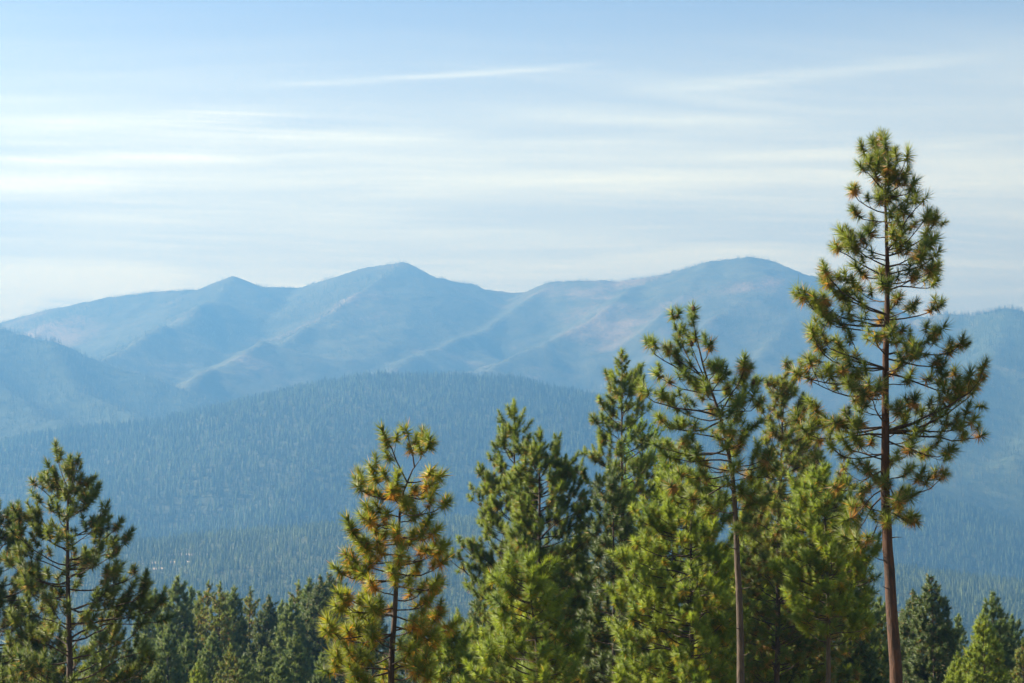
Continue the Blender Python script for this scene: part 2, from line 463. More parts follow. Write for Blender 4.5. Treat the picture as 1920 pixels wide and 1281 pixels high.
FAR = [(CREST, .52, 1.0),
       (SPX((437, 520, 8990), (400, 570, 8500), (330, 610, 8000), (250, 660, 7500), (160, 700, 7000)), .50, 1.0),
       (SPX((757, 498, 8890), (690, 540, 8500), (610, 580, 8100), (520, 640, 7600), (410, 700, 7000), (330, 760, 6500)), .50, 1.0),
       (SPX((850, 532, 8990), (800, 600, 8400), (700, 660, 7900), (600, 720, 7300), (520, 760, 6800)), .48, 1.0),
       (SPX((1035, 531, 8990), (960, 580, 8500), (880, 625, 8100), (800, 665, 7700), (720, 705, 7200), (640, 760, 6500)), .50, 1.0),
       (SPX((1240, 520, 8790), (1160, 565, 8300), (1080, 610, 7900), (960, 660, 7400), (850, 700, 6900), (760, 760, 6300)), .50, 1.0),
       (SPX((1490, 520, 8590), (1420, 570, 8100), (1310, 630, 7600), (1200, 690, 7100), (1080, 745, 6500), (1000, 800, 5900)), .50, 1.0),
       (SPX((1530, 522, 8500), (1500, 600, 7900), (1420, 680, 7300), (1300, 740, 6700), (1180, 800, 6100)), .50, 1.0),
       (SPX((120, 590, 9100), (60, 640, 8600), (-60, 700, 8000)), .50, 1.0),
       (SPX((1330, 492, 8650), (1290, 560, 8200), (1230, 610, 7800)), .55, 1.0)]
SC = .90
RIGHT = [(SPX((1350, 720, 7300), (1500, 660, 7200), (1640, 610, 7100), (1770, 591, 7000), (1830, 591, 6950), (1865, 585, 6900), (1890, 583, 6900), (1920, 590, 6900), (2050, 600, 6900), (2300, 560, 6900), (2700, 560, 6900)), .55, 1.0),
         (SPX((1890, 588, 6880), (1850, 690, 6200), (1800, 780, 5500), (1740, 860, 4900), (1700, 940, 4400)), .45, 1.0),
         (SPX((2050, 605, 6880), (2000, 700, 6200), (1960, 800, 5500), (1900, 880, 4900)), .45, 1.0),
         (SPX((1770, 595, 6980), (1700, 690, 6400), (1620, 780, 5900), (1560, 850, 5400)), .5, 1.0)]
SC = .95
LEFT = [(SPX((-900, 520, 5900), (-400, 560, 5800), (-150, 575, 5600), (0, 615, 5500), (100, 643, 5450), (200, 682, 5400), (280, 698, 5350), (340, 722, 5300), (420, 760, 5250), (520, 820, 5200), (640, 900, 5100)), .55, 1.0),
        (SPX((-150, 580, 5580), (-60, 680, 5100), (60, 760, 4700), (180, 830, 4300)), .45, 1.0),
        (SPX((100, 648, 5430), (150, 720, 5000), (260, 790, 4600)), .5, 1.0)]
SC = 1.2
HILL = [(SPX((-700, 960, 3500), (-300, 905, 3450), (-100, 868, 3400), (0, 852, 3380), (70, 832, 3380), (130, 808, 3400), (200, 803, 3420), (340, 801, 3450), (430, 783, 3480), (520, 749, 3500), (620, 727, 3500), (700, 717, 3500), (780, 712, 3500),
             (850, 712, 3500), (950, 724, 3480), (1050, 742, 3450), (1130, 757, 3420), (1200, 782, 3380), (1300, 817, 3330), (1500, 880, 3250), (1730, 955, 3150), (1920, 1023, 3050), (2150, 1080, 2950), (2500, 1120, 2850)), .34, 1.25),
        (SPX((700, 720, 3490), (600, 850, 3050), (520, 960, 2650), (480, 1050, 2300)), .34, 1.1),
        (SPX((950, 730, 3470), (900, 850, 3100), (840, 950, 2800)), .36, 1.1),
        (SPX((340, 803, 3440), (250, 900, 3050), (200, 990, 2650)), .36, 1.1),
        (SPX((1300, 820, 3320), (1250, 900, 3000), (1150, 980, 2700)), .36, 1.1)]
SC = 1.1
BENCH = [(SPX((-400, 1075, 2000), (100, 1050, 2100), (300, 1020, 2150), (450, 1003, 2200), (560, 994, 2200), (700, 982, 2200), (880, 977, 2200), (1200, 1005, 2180), (1676, 1071, 2150), (1920, 1107, 2100), (2400, 1140, 2000)), .17, 1.15)]

def h_far(x, y): return ridge_height(x, y, FAR, -90, 7.0) + (fbm(x, y, 11, 700, 6, True) - .62) * 118 * np.clip((7090 - y) / 800, .07, 1)
def h_right(x, y): return ridge_height(x, y, RIGHT, -92) + (fbm(x, y, 31, 600, 6, True) - .6) * 110 * np.clip((6280 - y) / 450, .10, 1)
def h_left(x, y): return ridge_height(x, y, LEFT, -92) + (fbm(x, y, 51, 500, 6, True) - .6) * 85 * np.clip((5220 - y) / 400, .12, 1)
def h_hill(x, y): return ridge_height(x, y, HILL, -93) + (fbm(x, y, 71, 500, 5) - .5) * 56 * np.clip((4220 - y) / 480, .15, 1)
def h_bench(x, y): return ridge_height(x, y, BENCH, -94, 8) + (fbm(x, y, 91, 260, 4) - .5) * 16 * np.clip((2440 - y) / 150, .15, 1)

def terrain_mat(name, forest1, forest2, grass1, grass2, amount, scale, soil=(), grass_z=(-500, -400)):
    m, w, p, out = new_mat(name)
    geo = w.node('ShaderNodeNewGeometry'); pos = geo.outputs['Position']
    mp = w.node('ShaderNodeMapping'); mp.inputs['Scale'].default_value = (scale,) * 3; w.l.new(pos, mp.inputs[0])
    n = w.noise(mp.outputs[0], 1.0, 9, .62, .3); f = w.noise(mp.outputs[0], 9.0, 5, .7)
    fine = w.noise(mp.outputs[0], 55.0, 3, .7)
    c = w.mix(w.ramp(f, .35, .65), forest1, forest2)
    g = w.mix(w.ramp(fine, .3, .7), grass1, grass2)
    c = w.mix(w.ramp(w.m('ADD', n, w.m('MULTIPLY', w.m('SUBTRACT', fine, .5), .25)), 1 - amount - .10, 1 - amount + .10), c, g)
    sx = w.node('ShaderNodeSeparateXYZ'); w.l.new(pos, sx.inputs[0])
    c = w.mix(w.ramp(sx.outputs[2], *grass_z), w.mix(w.ramp(f, .35, .65), forest1, forest2), c)
    for (cx, cy, rx, ry) in soil:
        dx = w.m('DIVIDE', w.m('SUBTRACT', sx.outputs[0], cx), rx); dy = w.m('DIVIDE', w.m('SUBTRACT', sx.outputs[1], cy), ry)
        d = w.m('ADD', w.m('MULTIPLY', dx, dx), w.m('MULTIPLY', dy, dy)); d = w.m('ADD', d, w.m('MULTIPLY', w.m('SUBTRACT', f, .5), 1.6))
        c = w.mix(w.ramp(d, 1.0, .75), c, (.24, .20, .15))
    w.l.new(c, p.inputs['Base Color']); p.inputs['Roughness'].default_value = .95; p.inputs['Specular IOR Level'].default_value = .1
    b = w.node('ShaderNodeBump'); b.inputs['Strength'].default_value = .8; b.inputs['Distance'].default_value = 10
    w.l.new(f, b.inputs['Height']); w.l.new(b.outputs[0], p.inputs['Normal'])
    return m

def grid_mesh(name, hf, x0, x1, y0, y1, step, mat, label, skirt=-130):
    xs = np.arange(x0, x1 + step, step); ys = np.arange(y0, y1 + step, step)
    X, Y = np.meshgrid(xs, ys); Z = hf(X, Y)
    nx, ny = len(xs), len(ys)
    i = np.arange(ny - 1)[:, None] * nx + np.arange(nx - 1)[None]; i = i.ravel()
    Q = np.stack((i, i + 1, i + nx + 1, i + nx), 1)
    me = mesh_np(name, np.stack((X.ravel(), Y.ravel(), Z.ravel()), 1), Q, mat, smooth=True)
    return tag(link(name, me), label, None, None, 'structure')

soil1 = [(at(312, 1082, 2145)[0], 2145, 30, 12), (at(345, 1074, 2211)[0], 2211, 34, 9), (at(285, 1084, 2090)[0], 2090, 14, 9)]
soil2 = [(at(430, 990, 2900)[0], 2900, 60, 14), (at(385, 985, 2980)[0], 2980, 40, 9)]
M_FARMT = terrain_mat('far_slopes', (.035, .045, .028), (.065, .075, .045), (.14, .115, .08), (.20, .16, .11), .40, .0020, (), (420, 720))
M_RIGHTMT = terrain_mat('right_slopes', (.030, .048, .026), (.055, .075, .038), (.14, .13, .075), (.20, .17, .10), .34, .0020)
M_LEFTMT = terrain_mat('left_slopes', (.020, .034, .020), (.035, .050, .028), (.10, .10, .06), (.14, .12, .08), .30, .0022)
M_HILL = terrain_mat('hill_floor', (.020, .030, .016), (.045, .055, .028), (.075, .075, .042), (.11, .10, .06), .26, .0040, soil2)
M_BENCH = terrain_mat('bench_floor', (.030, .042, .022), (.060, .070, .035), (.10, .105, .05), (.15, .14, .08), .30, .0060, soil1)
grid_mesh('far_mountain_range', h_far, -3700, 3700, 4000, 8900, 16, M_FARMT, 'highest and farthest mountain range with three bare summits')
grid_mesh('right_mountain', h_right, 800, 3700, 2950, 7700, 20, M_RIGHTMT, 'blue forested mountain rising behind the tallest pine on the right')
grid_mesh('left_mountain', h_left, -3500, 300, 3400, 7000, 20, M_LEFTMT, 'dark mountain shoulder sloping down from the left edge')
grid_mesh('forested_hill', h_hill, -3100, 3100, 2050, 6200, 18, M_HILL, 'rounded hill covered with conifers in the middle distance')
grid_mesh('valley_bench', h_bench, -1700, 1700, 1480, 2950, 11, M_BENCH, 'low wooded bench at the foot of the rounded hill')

gx = np.concatenate((np.linspace(-6000, -200, 12), np.linspace(-180, 180, 40), np.linspace(200, 6000, 12)))
gy = np.concatenate((np.linspace(-400, -20, 6), np.linspace(-10, 400, 70), np.linspace(450, 3000, 20), np.linspace(3400, 14000, 12)))
GX, GYY = np.meshgrid(gx, gy)
GZZ = np.vectorize(ground_z)(GX, GYY); nx = len(gx); i = (np.arange(len(gy) - 1)[:, None] * nx + np.arange(nx - 1)[None]).ravel()
m, w, p, out = new_mat('forest_floor')
geo = w.node('ShaderNodeNewGeometry'); n1 = w.noise(geo.outputs['Position'], .5, 6, .6); n2 = w.noise(geo.outputs['Position'], 8, 5, .7)
c = w.mix(w.ramp(n1, .4, .6), (.10, .075, .04), (.06, .075, .025)); c = w.mix(w.ramp(n2, .35, .7, 0, .6), c, (.16, .12, .06))
w.l.new(c, p.inputs['Base Color']); p.inputs['Roughness'].default_value = .95
tag(link('ground', mesh_np('ground', np.stack((GX.ravel(), GYY.ravel(), GZZ.ravel()), 1), np.stack((i, i + 1, i + nx + 1, i + nx), 1), m, smooth=True)),
    'forest floor falling away below the pines', None, None, 'structure')

# ---------------------------------------------------------------- distant forests (one mass each)
def far_conifer(seed, mat, layers=8, arms=7, slim=.17):
    rng = np.random.default_rng(seed); V = []; T = []
    V += [(-.008, 0, 0), (.008, 0, 0), (0, .008, 1.0), (0, -.01, 0)]; T += [(0, 1, 2), (1, 3, 2), (3, 0, 2)]
    for l in range(layers):
        z = .10 + .86 * l / layers; r = slim * (1 - l / layers) ** .8 * rng.uniform(.8, 1.15) + .012
        a0 = rng.random() * 6.28
        for k in range(arms):
            a = a0 + 6.283 * k / arms + rng.normal(0, .15); rr = r * rng.uniform(.6, 1.2); wd = .42
            zz = z + rng.normal(0, .012); b = len(V)
            V += [(0, 0, zz + .11), (math.cos(a - wd) * rr * .75, math.sin(a - wd) * rr * .75, zz), (math.cos(a) * rr, math.sin(a) * rr, zz - .035 + rng.random() * .03), (math.cos(a + wd) * rr * .75, math.sin(a + wd) * rr * .75, zz)]
            T += [(b, b + 1, b + 2), (b, b + 2, b + 3)]
    return mesh_np('distant_conifer', V, T, mat)

def forest_mat(name, a, b, c_):
    m, w, p, out = new_mat(name)
    oi = w.node('ShaderNodeObjectInfo'); geo = w.node('ShaderNodeNewGeometry')
    mp = w.node('ShaderNodeMapping'); mp.inputs['Scale'].default_value = (.004,) * 3; w.l.new(oi.outputs['Location'], mp.inputs[0])
    n = w.noise(mp.outputs[0], 1.0, 5, .6)
    c = w.mix(oi.outputs['Random'], a, b)
    k = w.m('ADD', w.m('MULTIPLY', oi.outputs['Random'], .5), w.m('MULTIPLY', n, .8))
    c = w.mix(w.ramp(k, .62, .88), c, c_)
    w.l.new(c, p.inputs['Base Color']); p.inputs['Roughness'].default_value = .9
    t = w.node('ShaderNodeBsdfTranslucent'); w.l.new(c, t.inputs[0])
    ms = w.node('ShaderNodeMixShader'); ms.inputs[0].default_value = .3
    w.l.new(p.outputs[0], ms.inputs[1]); w.l.new(t.outputs[0], ms.inputs[2]); w.l.new(ms.outputs[0], out.inputs[0])
    return m
M_FOREST = forest_mat('distant_forest', (.008, .028, .018), (.030, .060, .032), (.095, .145, .062))
M_FOREST2 = forest_mat('remote_forest', (.024, .042, .026), (.050, .075, .042), (.12, .13, .065))
def proto_coll(name, mat, specs):
    c = bpy.data.collections.new(name)
    for i, (l, a, s) in enumerate(specs):
        c.objects.link(bpy.data.objects.new('distant_conifer', far_conifer(200 + i, mat, l, a, s)))
    return c
PC1 = proto_coll('conifer_kinds', M_FOREST, [(9, 7, .15), (8, 7, .18), (10, 6, .13), (7, 7, .21), (9, 8, .17)])
M_FOREST3 = forest_mat('bench_forest', (.020, .045, .024), (.055, .090, .040), (.12, .165, .065))
PC3 = proto_coll('bench_conifer_kinds', M_FOREST3, [(9, 7, .15), (8, 7, .18), (7, 6, .22), (7, 7, .21)])
PC2 = proto_coll('remote_conifer_kinds', M_FOREST2, [(5, 5, .17), (4, 5, .20), (6, 4, .14)])

def forest(name, label, pts, size, coll, seed):
    rng = np.random.default_rng(seed)
    me = bpy.data.meshes.new(name); me.vertices.add(len(pts)); me.vertices.foreach_set('co', np.asarray(pts, np.float32).ravel())
    a = me.attributes.new('size', 'FLOAT', 'POINT'); a.data.foreach_set('value', size.astype(np.float32))
    a = me.attributes.new('turn', 'FLOAT_VECTOR', 'POINT')
    t = np.zeros((len(pts), 3), np.float32); t[:, 2] = rng.random(len(pts)) * 6.28; t[:, :2] = rng.normal(0, .03, (len(pts), 2)); a.data.foreach_set('vector', t.ravel())
    o = link(name, me); tag(o, label, None, None, 'stuff')
    ng = bpy.data.node_groups.new(name, 'GeometryNodeTree')
    ng.interface.new_socket('Geometry', in_out='INPUT', socket_type='NodeSocketGeometry'); ng.interface.new_socket('Geometry', in_out='OUTPUT', socket_type='NodeSocketGeometry')
    N = ng.nodes; L = ng.links
    gi = N.new('NodeGroupInput'); go = N.new('NodeGroupOutput'); ip = N.new('GeometryNodeInstanceOnPoints'); ci = N.new('GeometryNodeCollectionInfo')
    ci.inputs['Collection'].default_value = coll; ci.inputs['Separate Children'].default_value = True; ci.inputs['Reset Children'].default_value = True
    ip.inputs['Pick Instance'].default_value = True
    s = N.new('GeometryNodeInputNamedAttribute'); s.data_type = 'FLOAT'; s.inputs[0].default_value = 'size'
    r = N.new('GeometryNodeInputNamedAttribute'); r.data_type = 'FLOAT_VECTOR'; r.inputs[0].default_value = 'turn'
    L.new(gi.outputs[0], ip.inputs['Points']); L.new(ci.outputs[0], ip.inputs['Instance'])
    L.new(s.outputs[0], ip.inputs['Scale']); L.new(r.outputs[0], ip.inputs['Rotation']); L.new(ip.outputs[0], go.inputs[0])
    md = o.modifiers.new('scatter', 'NODES'); md.node_group = ng
    return o

def scatter(hf, x0, x1, y0, y1, n, seed, cover, smin, smax, patch=350, keepout=(), other=None):
    rng = np.random.default_rng(seed)
    x = rng.uniform(x0, x1, n); y = rng.uniform(y0, y1, n)
    cn = fbm(x, y, seed + 5, patch, 4); k = cn > (1 - cover)
    k &= abs(x) < y * .30 + 60
    x, y = x[k], y[k]; z = hf(x, y); k = z > -80
    if other is not None: k &= z > other(x, y) - 6
    for (cx, cy, rx, ry) in keepout: k &= ((x - cx) / rx) ** 2 + ((y - cy) / ry) ** 2 > rng.uniform(.6, 1.1, len(x))
    x, y, z = x[k], y[k], z[k]
    s = rng.uniform(smin, smax, len(x)) * np.where(rng.random(len(x)) < .06, 1.25, 1)
    return np.stack((x, y, z - .5), 1), s

def crest_pts(P, hf, n, seed, smin, smax, spread=25, clump=.42):
    rng = np.random.default_rng(seed); i = rng.integers(0, len(P) - 1, n * 3); t = rng.random(n * 3)
    L = np.hypot(*(P[1:, :2] - P[:-1, :2]).T); pr = np.repeat(np.arange(len(L)), np.maximum(1, (L / L.sum() * n).astype(int)))
    t = rng.random(len(pr)); q = P[pr] * (1 - t)[:, None] + P[pr + 1] * t[:, None]
    x = q[:, 0]; y = q[:, 1] + rng.normal(0, spread, len(pr)); k = fbm(x, y, seed, 260, 3) > clump
    x, y = x[k], y[k]; return np.stack((x, y, hf(x, y) - .5), 1), rng.uniform(smin, smax, len(x))

p1, s1 = scatter(h_hill, -1700, 1700, 2450, 4340, 88000, 301, .90, 9, 19, keepout=soil2, other=h_bench)
p2, s2 = crest_pts(HILL[0][0], h_hill, 1900, 305, 11, 22, 18, .3)
forest('hill_forest', 'hazy blue conifer forest covering the rounded hill', np.concatenate((p1, p2)), np.concatenate((s1, s2)), PC1, 1)
p1, s1 = scatter(h_bench, -1000, 1000, 1560, 2480, 46000, 311, .90, 6, 12.5, 160, keepout=soil1)
forest('valley_forest', 'paler mixed forest on the low bench at the foot of the hill', p1, s1, PC3, 2)
p1, s1 = scatter(h_left, -2300, 200, 3500, 5370, 26000, 321, .74, 10, 19, 500, other=h_hill)
p2, s2 = crest_pts(LEFT[0][0], h_left, 900, 325, 10, 18)
forest('left_slope_forest', 'faint conifer forest on the mountain shoulder at the left', np.concatenate((p1, p2)), np.concatenate((s1, s2)), PC2, 3)
p1, s1 = scatter(h_right, 900, 2600, 3250, 6350, 34000, 331, .74, 9, 17, 600, other=h_hill)
p2, s2 = crest_pts(RIGHT[0][0], h_right, 1500, 335, 12, 21)
forest('right_slope_forest', 'faint conifer forest on the blue mountain at the right', np.concatenate((p1, p2)), np.concatenate((s1, s2)), PC2, 4)
p1, s1 = scatter(h_far, -2300, 2100, 4400, 7100, 60000, 341, .50, 7, 14, 550)
p2, s2 = crest_pts(CREST, h_far, 4200, 345, 6, 13, 15, .44)
forest('far_slope_forest', 'scattered trees on the highest far range and its skyline', np.concatenate((p1, p2)), np.concatenate((s1, s2)), PC2, 5)

# ---------------------------------------------------------------- haze
def haze_box(x0, x1, y0, y1, z0, z1):
    V = [(x, y, z) for z in (z0, z1) for y in (y0, y1) for x in (x0, x1)]
    Q = [(0, 2, 3, 1), (4, 5, 7, 6), (0, 1, 5, 4), (2, 6, 7, 3), (0, 4, 6, 2), (1, 3, 7, 5)]
    m = bpy.data.materials.new('haze_air'); m.use_nodes = True; nt = m.node_tree
    nt.nodes.remove(nt.nodes['Principled BSDF'])
    v = nt.nodes.new('ShaderNodeVolumePrincipled')
    v.inputs['Color'].default_value = (.044, .123, .258, 1); v.inputs['Absorption Color'].default_value = (.37, .29, .19, 1)
    v.inputs['Density'].default_value = 4.2e-4; v.inputs['Anisotropy'].default_value = .30
    nt.links.new(v.outputs[0], nt.nodes['Material Output'].inputs['Volume'])
    tag(link('haze', mesh_np('haze', V, Q, m)), 'pale blue haze filling the valley air', None, None, 'stuff')
haze_box(-6100, 6100, -500, 14100, -131, 1250)

# ---------------------------------------------------------------- foreground pines
T_OL = make_tufts('olive', M_OLIVE, 1, .16, n=170, L=.22, width=.0112, shk=.35); T_OR = make_tufts('autumn', M_ORANGE, 2, .23, n=190, L=.21, width=.0112, shk=.4); T_PM = make_tufts('pompom', M_MID, 14, .14, n=180, L=.22, width=.0115, shk=.3); T_DK = make_tufts('dark', M_DARK, 3, .06)
T_DM = make_tufts('deep', M_DM, 13, .10); T_MD = make_tufts('mid', M_MID, 4, .08, n=165, width=.0130); T_LI = make_tufts('bright', M_LIME, 5, .09, n=170, width=.0125)
T_FAR = make_tufts('far', M_FAR, 6, .05, n=60, L=.29, width=.032)
T_LEAF = make_tufts('leaf', M_LEAF, 7, .02, n=34, L=.15, width=.035)

pine('pine_tree', 'tallest pine at the right with long bare red trunk and open crown', [(1681, 1281), (1672, 1120), (1662, 960), (1660, 800), (1662, 640), (1664, 520), (1662, 400), (1660, 320), (1659, 258)], 32, .145,
     [(300, 1632, 1688), (400, 1604, 1728), (500, 1568, 1740), (600, 1536, 1752), (700, 1515, 1790), (800, 1530, 1780), (900, 1580, 1740), (985, 1605, 1705)],
     [(1642, 262, 330), (1622, 277, 335), (1698, 286, 350), (1695, 322, 365), (1620, 306, 360), (1601, 350, 400), (1697, 362, 400), (1691, 390, 420), (1730, 364, 470), (1751, 405, 480), (1732, 400, 470), (1741, 447, 500), (1747, 471, 515),
      (1740, 497, 530), (1747, 522, 545), (1755, 563, 600), (1586, 434, 500), (1571, 456, 520), (1601, 441, 480), (1549, 500, 590), (1556, 523, 590), (1513, 546, 610), (1534, 557, 612), (1526, 617, 690), (1548, 628, 690), (1762, 608, 640), (1575, 640, 690),
      (1796, 636, 665, -.3), (1777, 650, 672), (1785, 709, 700), (1840, 685, 812, -.4), (1828, 712, 812, .3), (1752, 762, 815), (1818, 780, 810, -.1), (1832, 806, 812, .2), (1771, 838, 825), (1762, 884, 930), (1694, 925, 905), (1710, 966, 960),
      (1500, 690, 730), (1522, 700, 735), (1500, 777, 800), (1517, 800, 815), (1562, 827, 850), (1535, 762, 800), (1571, 782, 800), (1571, 902, 880), (1632, 872, 900), (1590, 985, 925), (1615, 1008, 935), (1600, 955, 915)],
     T_OL, M_OLIVE, M_BARK_RED, 101, stubs=[(1660, 1052, -.28), (1662, 1105, -.16), (1670, 1150, .14), (1660, 1010, .2)], n_auto=56, loose=2.4, dens=0.152, twig=0.45, leader=.9, bare=.34, rise=.25)

pine('pine_tree', 'crooked open pine with bent top and slim pale trunk, left of the tallest pine', [(1388, 1281), (1383, 1120), (1376, 1000), (1373, 900), (1363, 835), (1352, 790), (1340, 752), (1324, 722), (1316, 690), (1311, 655), (1298, 622), (1293, 600), (1299, 570)], 37, .112,
     [(690, 1260, 1370), (760, 1250, 1420), (850, 1240, 1450), (900, 1280, 1450), (960, 1320, 1430)],
     [(1262, 584, 716), (1219, 636, 722), (1283, 630, 720), (1304, 626, 655), (1330, 641, 680), (1254, 646, 715), (1238, 696, 735), (1342, 680, 720), (1357, 690, 735), (1394, 678, 775), (1418, 709, 778), (1381, 714, 760), (1206, 725, 782), (1257, 745, 785),
      (1240, 776, 790), (1420, 747, 775), (1397, 805, 845), (1370, 812, 850), (1240, 828, 840), (1257, 846, 865), (1437, 842, 872), (1450, 870, 880), (1280, 880, 890), (1330, 950, 930), (1390, 985, 950), (1262, 905, 900), (1425, 930, 910)],
     T_PM, M_MID, M_BARK_PALE, 102, stubs=[(1380, 1030, -.18), (1384, 1105, .2), (1385, 1180, -.12), (1387, 1230, .14)], n_auto=34, loose=1.6, dens=0.161, twig=0.40, leader=.30, bare=.40, cones=[(1300, 578), (1297, 645), (1331, 655), (1393, 686), (1413, 716), (1351, 797)], rise=.2)

pine('pine_tree', 'small pine with orange autumn needles and forked curving top, standing alone left of centre', [(735, 1281), (738, 1200), (742, 1130), (746, 1050), (748, 980), (749, 925), (753, 897), (764, 880), (780, 868), (795, 852), (808, 835), (820, 812)], 29, .088,
     [(900, 695, 805), (980, 680, 815), (1060, 655, 822), (1140, 640, 828), (1200, 630, 825), (1281, 615, 815), (1330, 615, 815)],
     [(727, 813, 905), (765, 801, 876), (791, 809, 862), (702, 866, 912), (684, 892, 920), (680, 905, 935), (814, 882, 905), (828, 935, 960), (808, 910, 930), (686, 959, 985), (664, 984, 1020), (657, 1032, 1080), (644, 1061, 1090), (808, 988, 1010), (808, 1024, 1060),
      (824, 1045, 1075), (649, 1118, 1140), (808, 1085, 1100), (820, 1142, 1155), (625, 1167, 1190), (640, 1178, 1190), (838, 1164, 1175), (618, 1246, 1260), (812, 1191, 1205), (783, 1228, 1240), (660, 1215, 1230)],
     T_OR, M_ORANGE, M_BARK_DARK, 103, n_auto=46, dens=0.137, twig=0.34, leader=.12, bare=.32, rise=.25)

pine('pine_tree', 'wide dark open pine standing at the left with a many-tipped top', [(128, 1281), (127, 1150), (126, 1040), (126, 960), (129, 900), (131, 856)], 44, .13,
     [(890, 88, 165), (950, 45, 190), (1020, 30, 225), (1090, 30, 262), (1160, 20, 290), (1281, 0, 300), (1340, 0, 300)],
     [(112, 852, 925), (146, 858, 930), (96, 874, 940), (67, 899, 975), (40, 953, 1030), (166, 906, 950), (155, 900, 945), (177, 921, 970), (194, 950, 1010), (216, 982, 1050), (234, 1009, 1065), (252, 1066, 1105), (302, 1122, 1170), (270, 1088, 1140), (28, 992, 1060), (43, 1086, 1120),
      (60, 960, 1010), (295, 1156, 1200), (22, 1050, 1090)],
     T_DM, M_DM, M_BARK_DARK, 104, n_auto=54, dens=0.177, twig=0.47, leader=.8, bare=.3, rise=.42)

pine('pine_tree', 'bushy dark pine cut off by the left edge', [(-14, 1281), (-12, 1100), (-8, 938)], 50, .13,
     [(960, -30, 20), (1040, -60, 60), (1120, -80, 95), (1281, -100, 130), (1340, -100, 140)], [(12, 962, 1030), (28, 985, 1040)],
     T_DK, M_DARK, M_BARK_DARK, 105, n_auto=100, dens=0.152, twig=0.50, leader=.8, rise=.35)

pine('pine_tree', 'slender pine with a thin spire top, just left of the crooked pine', [(1170, 1281), (1168, 1000), (1166, 820), (1166, 655)], 56, .11,
     [(705, 1146, 1190), (760, 1120, 1214), (800, 1140, 1196), (850, 1098, 1236), (950, 1062, 1240), (1100, 1040, 1260), (1281, 1030, 1280)],
     [(1141, 702, 755), (1190, 700, 770), (1195, 712, 790), (1215, 762, 810), (1118, 785, 830), (1097, 845, 885), (1127, 748, 800)],
     T_MD, M_MID, M_BARK_DARK, 106, n_auto=93, dens=0.137, twig=0.47, leader=1.3, rise=.45)

pine('pine_tree', 'pine with the taller narrow top of the broad centre pair', [(968, 1281), (966, 1050), (964, 900), (963, 757)], 60, .13,
     [(785, 948, 980), (850, 925, 1000), (900, 897, 1008), (960, 887, 1015), (1050, 872, 1035), (1150, 858, 1060), (1281, 840, 1080)],
     [(861, 1008, 1100), (839, 1036, 1120), (885, 930, 1010), (900, 885, 960), (945, 820, 870)],
     T_MD, M_MID, M_BARK_DARK, 107, n_auto=112, dens=0.137, twig=0.54, leader=1.1, rise=.5)

pine('pine_tree', 'broad pine with the shorter rounded top of the centre pair', [(1009, 1281), (1010, 1050), (1011, 900), (1012, 803)], 56, .13,
     [(840, 988, 1042), (900, 965, 1085), (960, 955, 1100), (1050, 940, 1110), (1281, 930, 1130)],
     [(1065, 870, 930), (1042, 835, 900), (1090, 880, 960), (985, 840, 890)],
     T_MD, M_MID, M_BARK_DARK, 108, n_auto=112, dens=0.137, twig=0.54, leader=1.0, rise=.5)

pine('pine_tree', 'bright young pine in front of the broad centre pair', [(1010, 1281), (1004, 1180), (994, 1100), (988, 1040)], 42, .085,
     [(1065, 970, 1008), (1095, 938, 1030), (1150, 915, 1058), (1220, 885, 1080), (1281, 868, 1095), (1340, 868, 1100)],
     [(950, 1062, 1110), (925, 1082, 1130)], T_LI, M_LIME, M_BARK_DARK, 109, n_auto=78, dens=0.150, twig=0.30, leader=.5, bare=.42, rise=.35)

pine('pine_tree', 'full yellow-green pine with dark trunk directly left of the slim pale trunk', [(1297, 1281), (1297, 1100), (1296, 980), (1298, 880)], 45, .11,
     [(905, 1258, 1335), (980, 1195, 1370), (1050, 1160, 1385), (1150, 1142, 1395), (1220, 1140, 1400), (1281, 1125, 1400), (1330, 1125, 1400)],
     [(1250, 900, 950), (1190, 950, 1010), (1150, 1100, 1150), (1335, 905, 950)], T_LI, M_LIME, M_BARK_DARK, 110, n_auto=118, dens=0.168, twig=0.37, leader=.6, bare=.28, rise=.32)

pine('pine_tree', 'bright green pine with a clear stem, between the slim pale trunk and the red trunk', [(1554, 1281), (1553, 1150), (1550, 1040), (1546, 950), (1542, 868)], 45, .10,
     [(895, 1510, 1585), (960, 1482, 1610), (1040, 1456, 1636), (1100, 1462, 1645), (1160, 1475, 1640), (1190, 1500, 1620)],
     [(1456, 1060, 1110), (1640, 1030, 1080), (1495, 905, 960)], T_LI, M_LIME, M_BARK_PALE, 111, n_auto=78, dens=0.160, twig=0.35, leader=.6, bare=.28, rise=.32)

pine('pine_tree', 'pale olive pine with two spire tips, behind the crooked pine', [(1458, 1281), (1460, 1000), (1466, 820), (1473, 672)], 55, .12,
     [(715, 1456, 1492), (780, 1430, 1530), (850, 1405, 1560), (950, 1385, 1585), (1100, 1375, 1595), (1281, 1365, 1600)],
     [(1440, 713, 780), (1500, 690, 750), (1458, 735, 780), (1425, 760, 820)], T_OL, M_OLIVE, M_BARK_DARK, 112, n_auto=135, dens=0.152, twig=0.52, leader=1.0, rise=.45)

pine('pine_tree', 'narrow very dark pine between the spire-topped pine and the centre pair', [(1150, 1281), (1150, 1000), (1150, 885)], 50, .09,
     [(910, 1132, 1168), (960, 1114, 1186), (1050, 1104, 1192), (1200, 1090, 1200), (1281, 1085, 1205)], [], T_DK, M_DARK, M_BARK_DARK, 113, n_auto=75, dens=0.161, twig=0.39, leader=.8, as_parts=0)

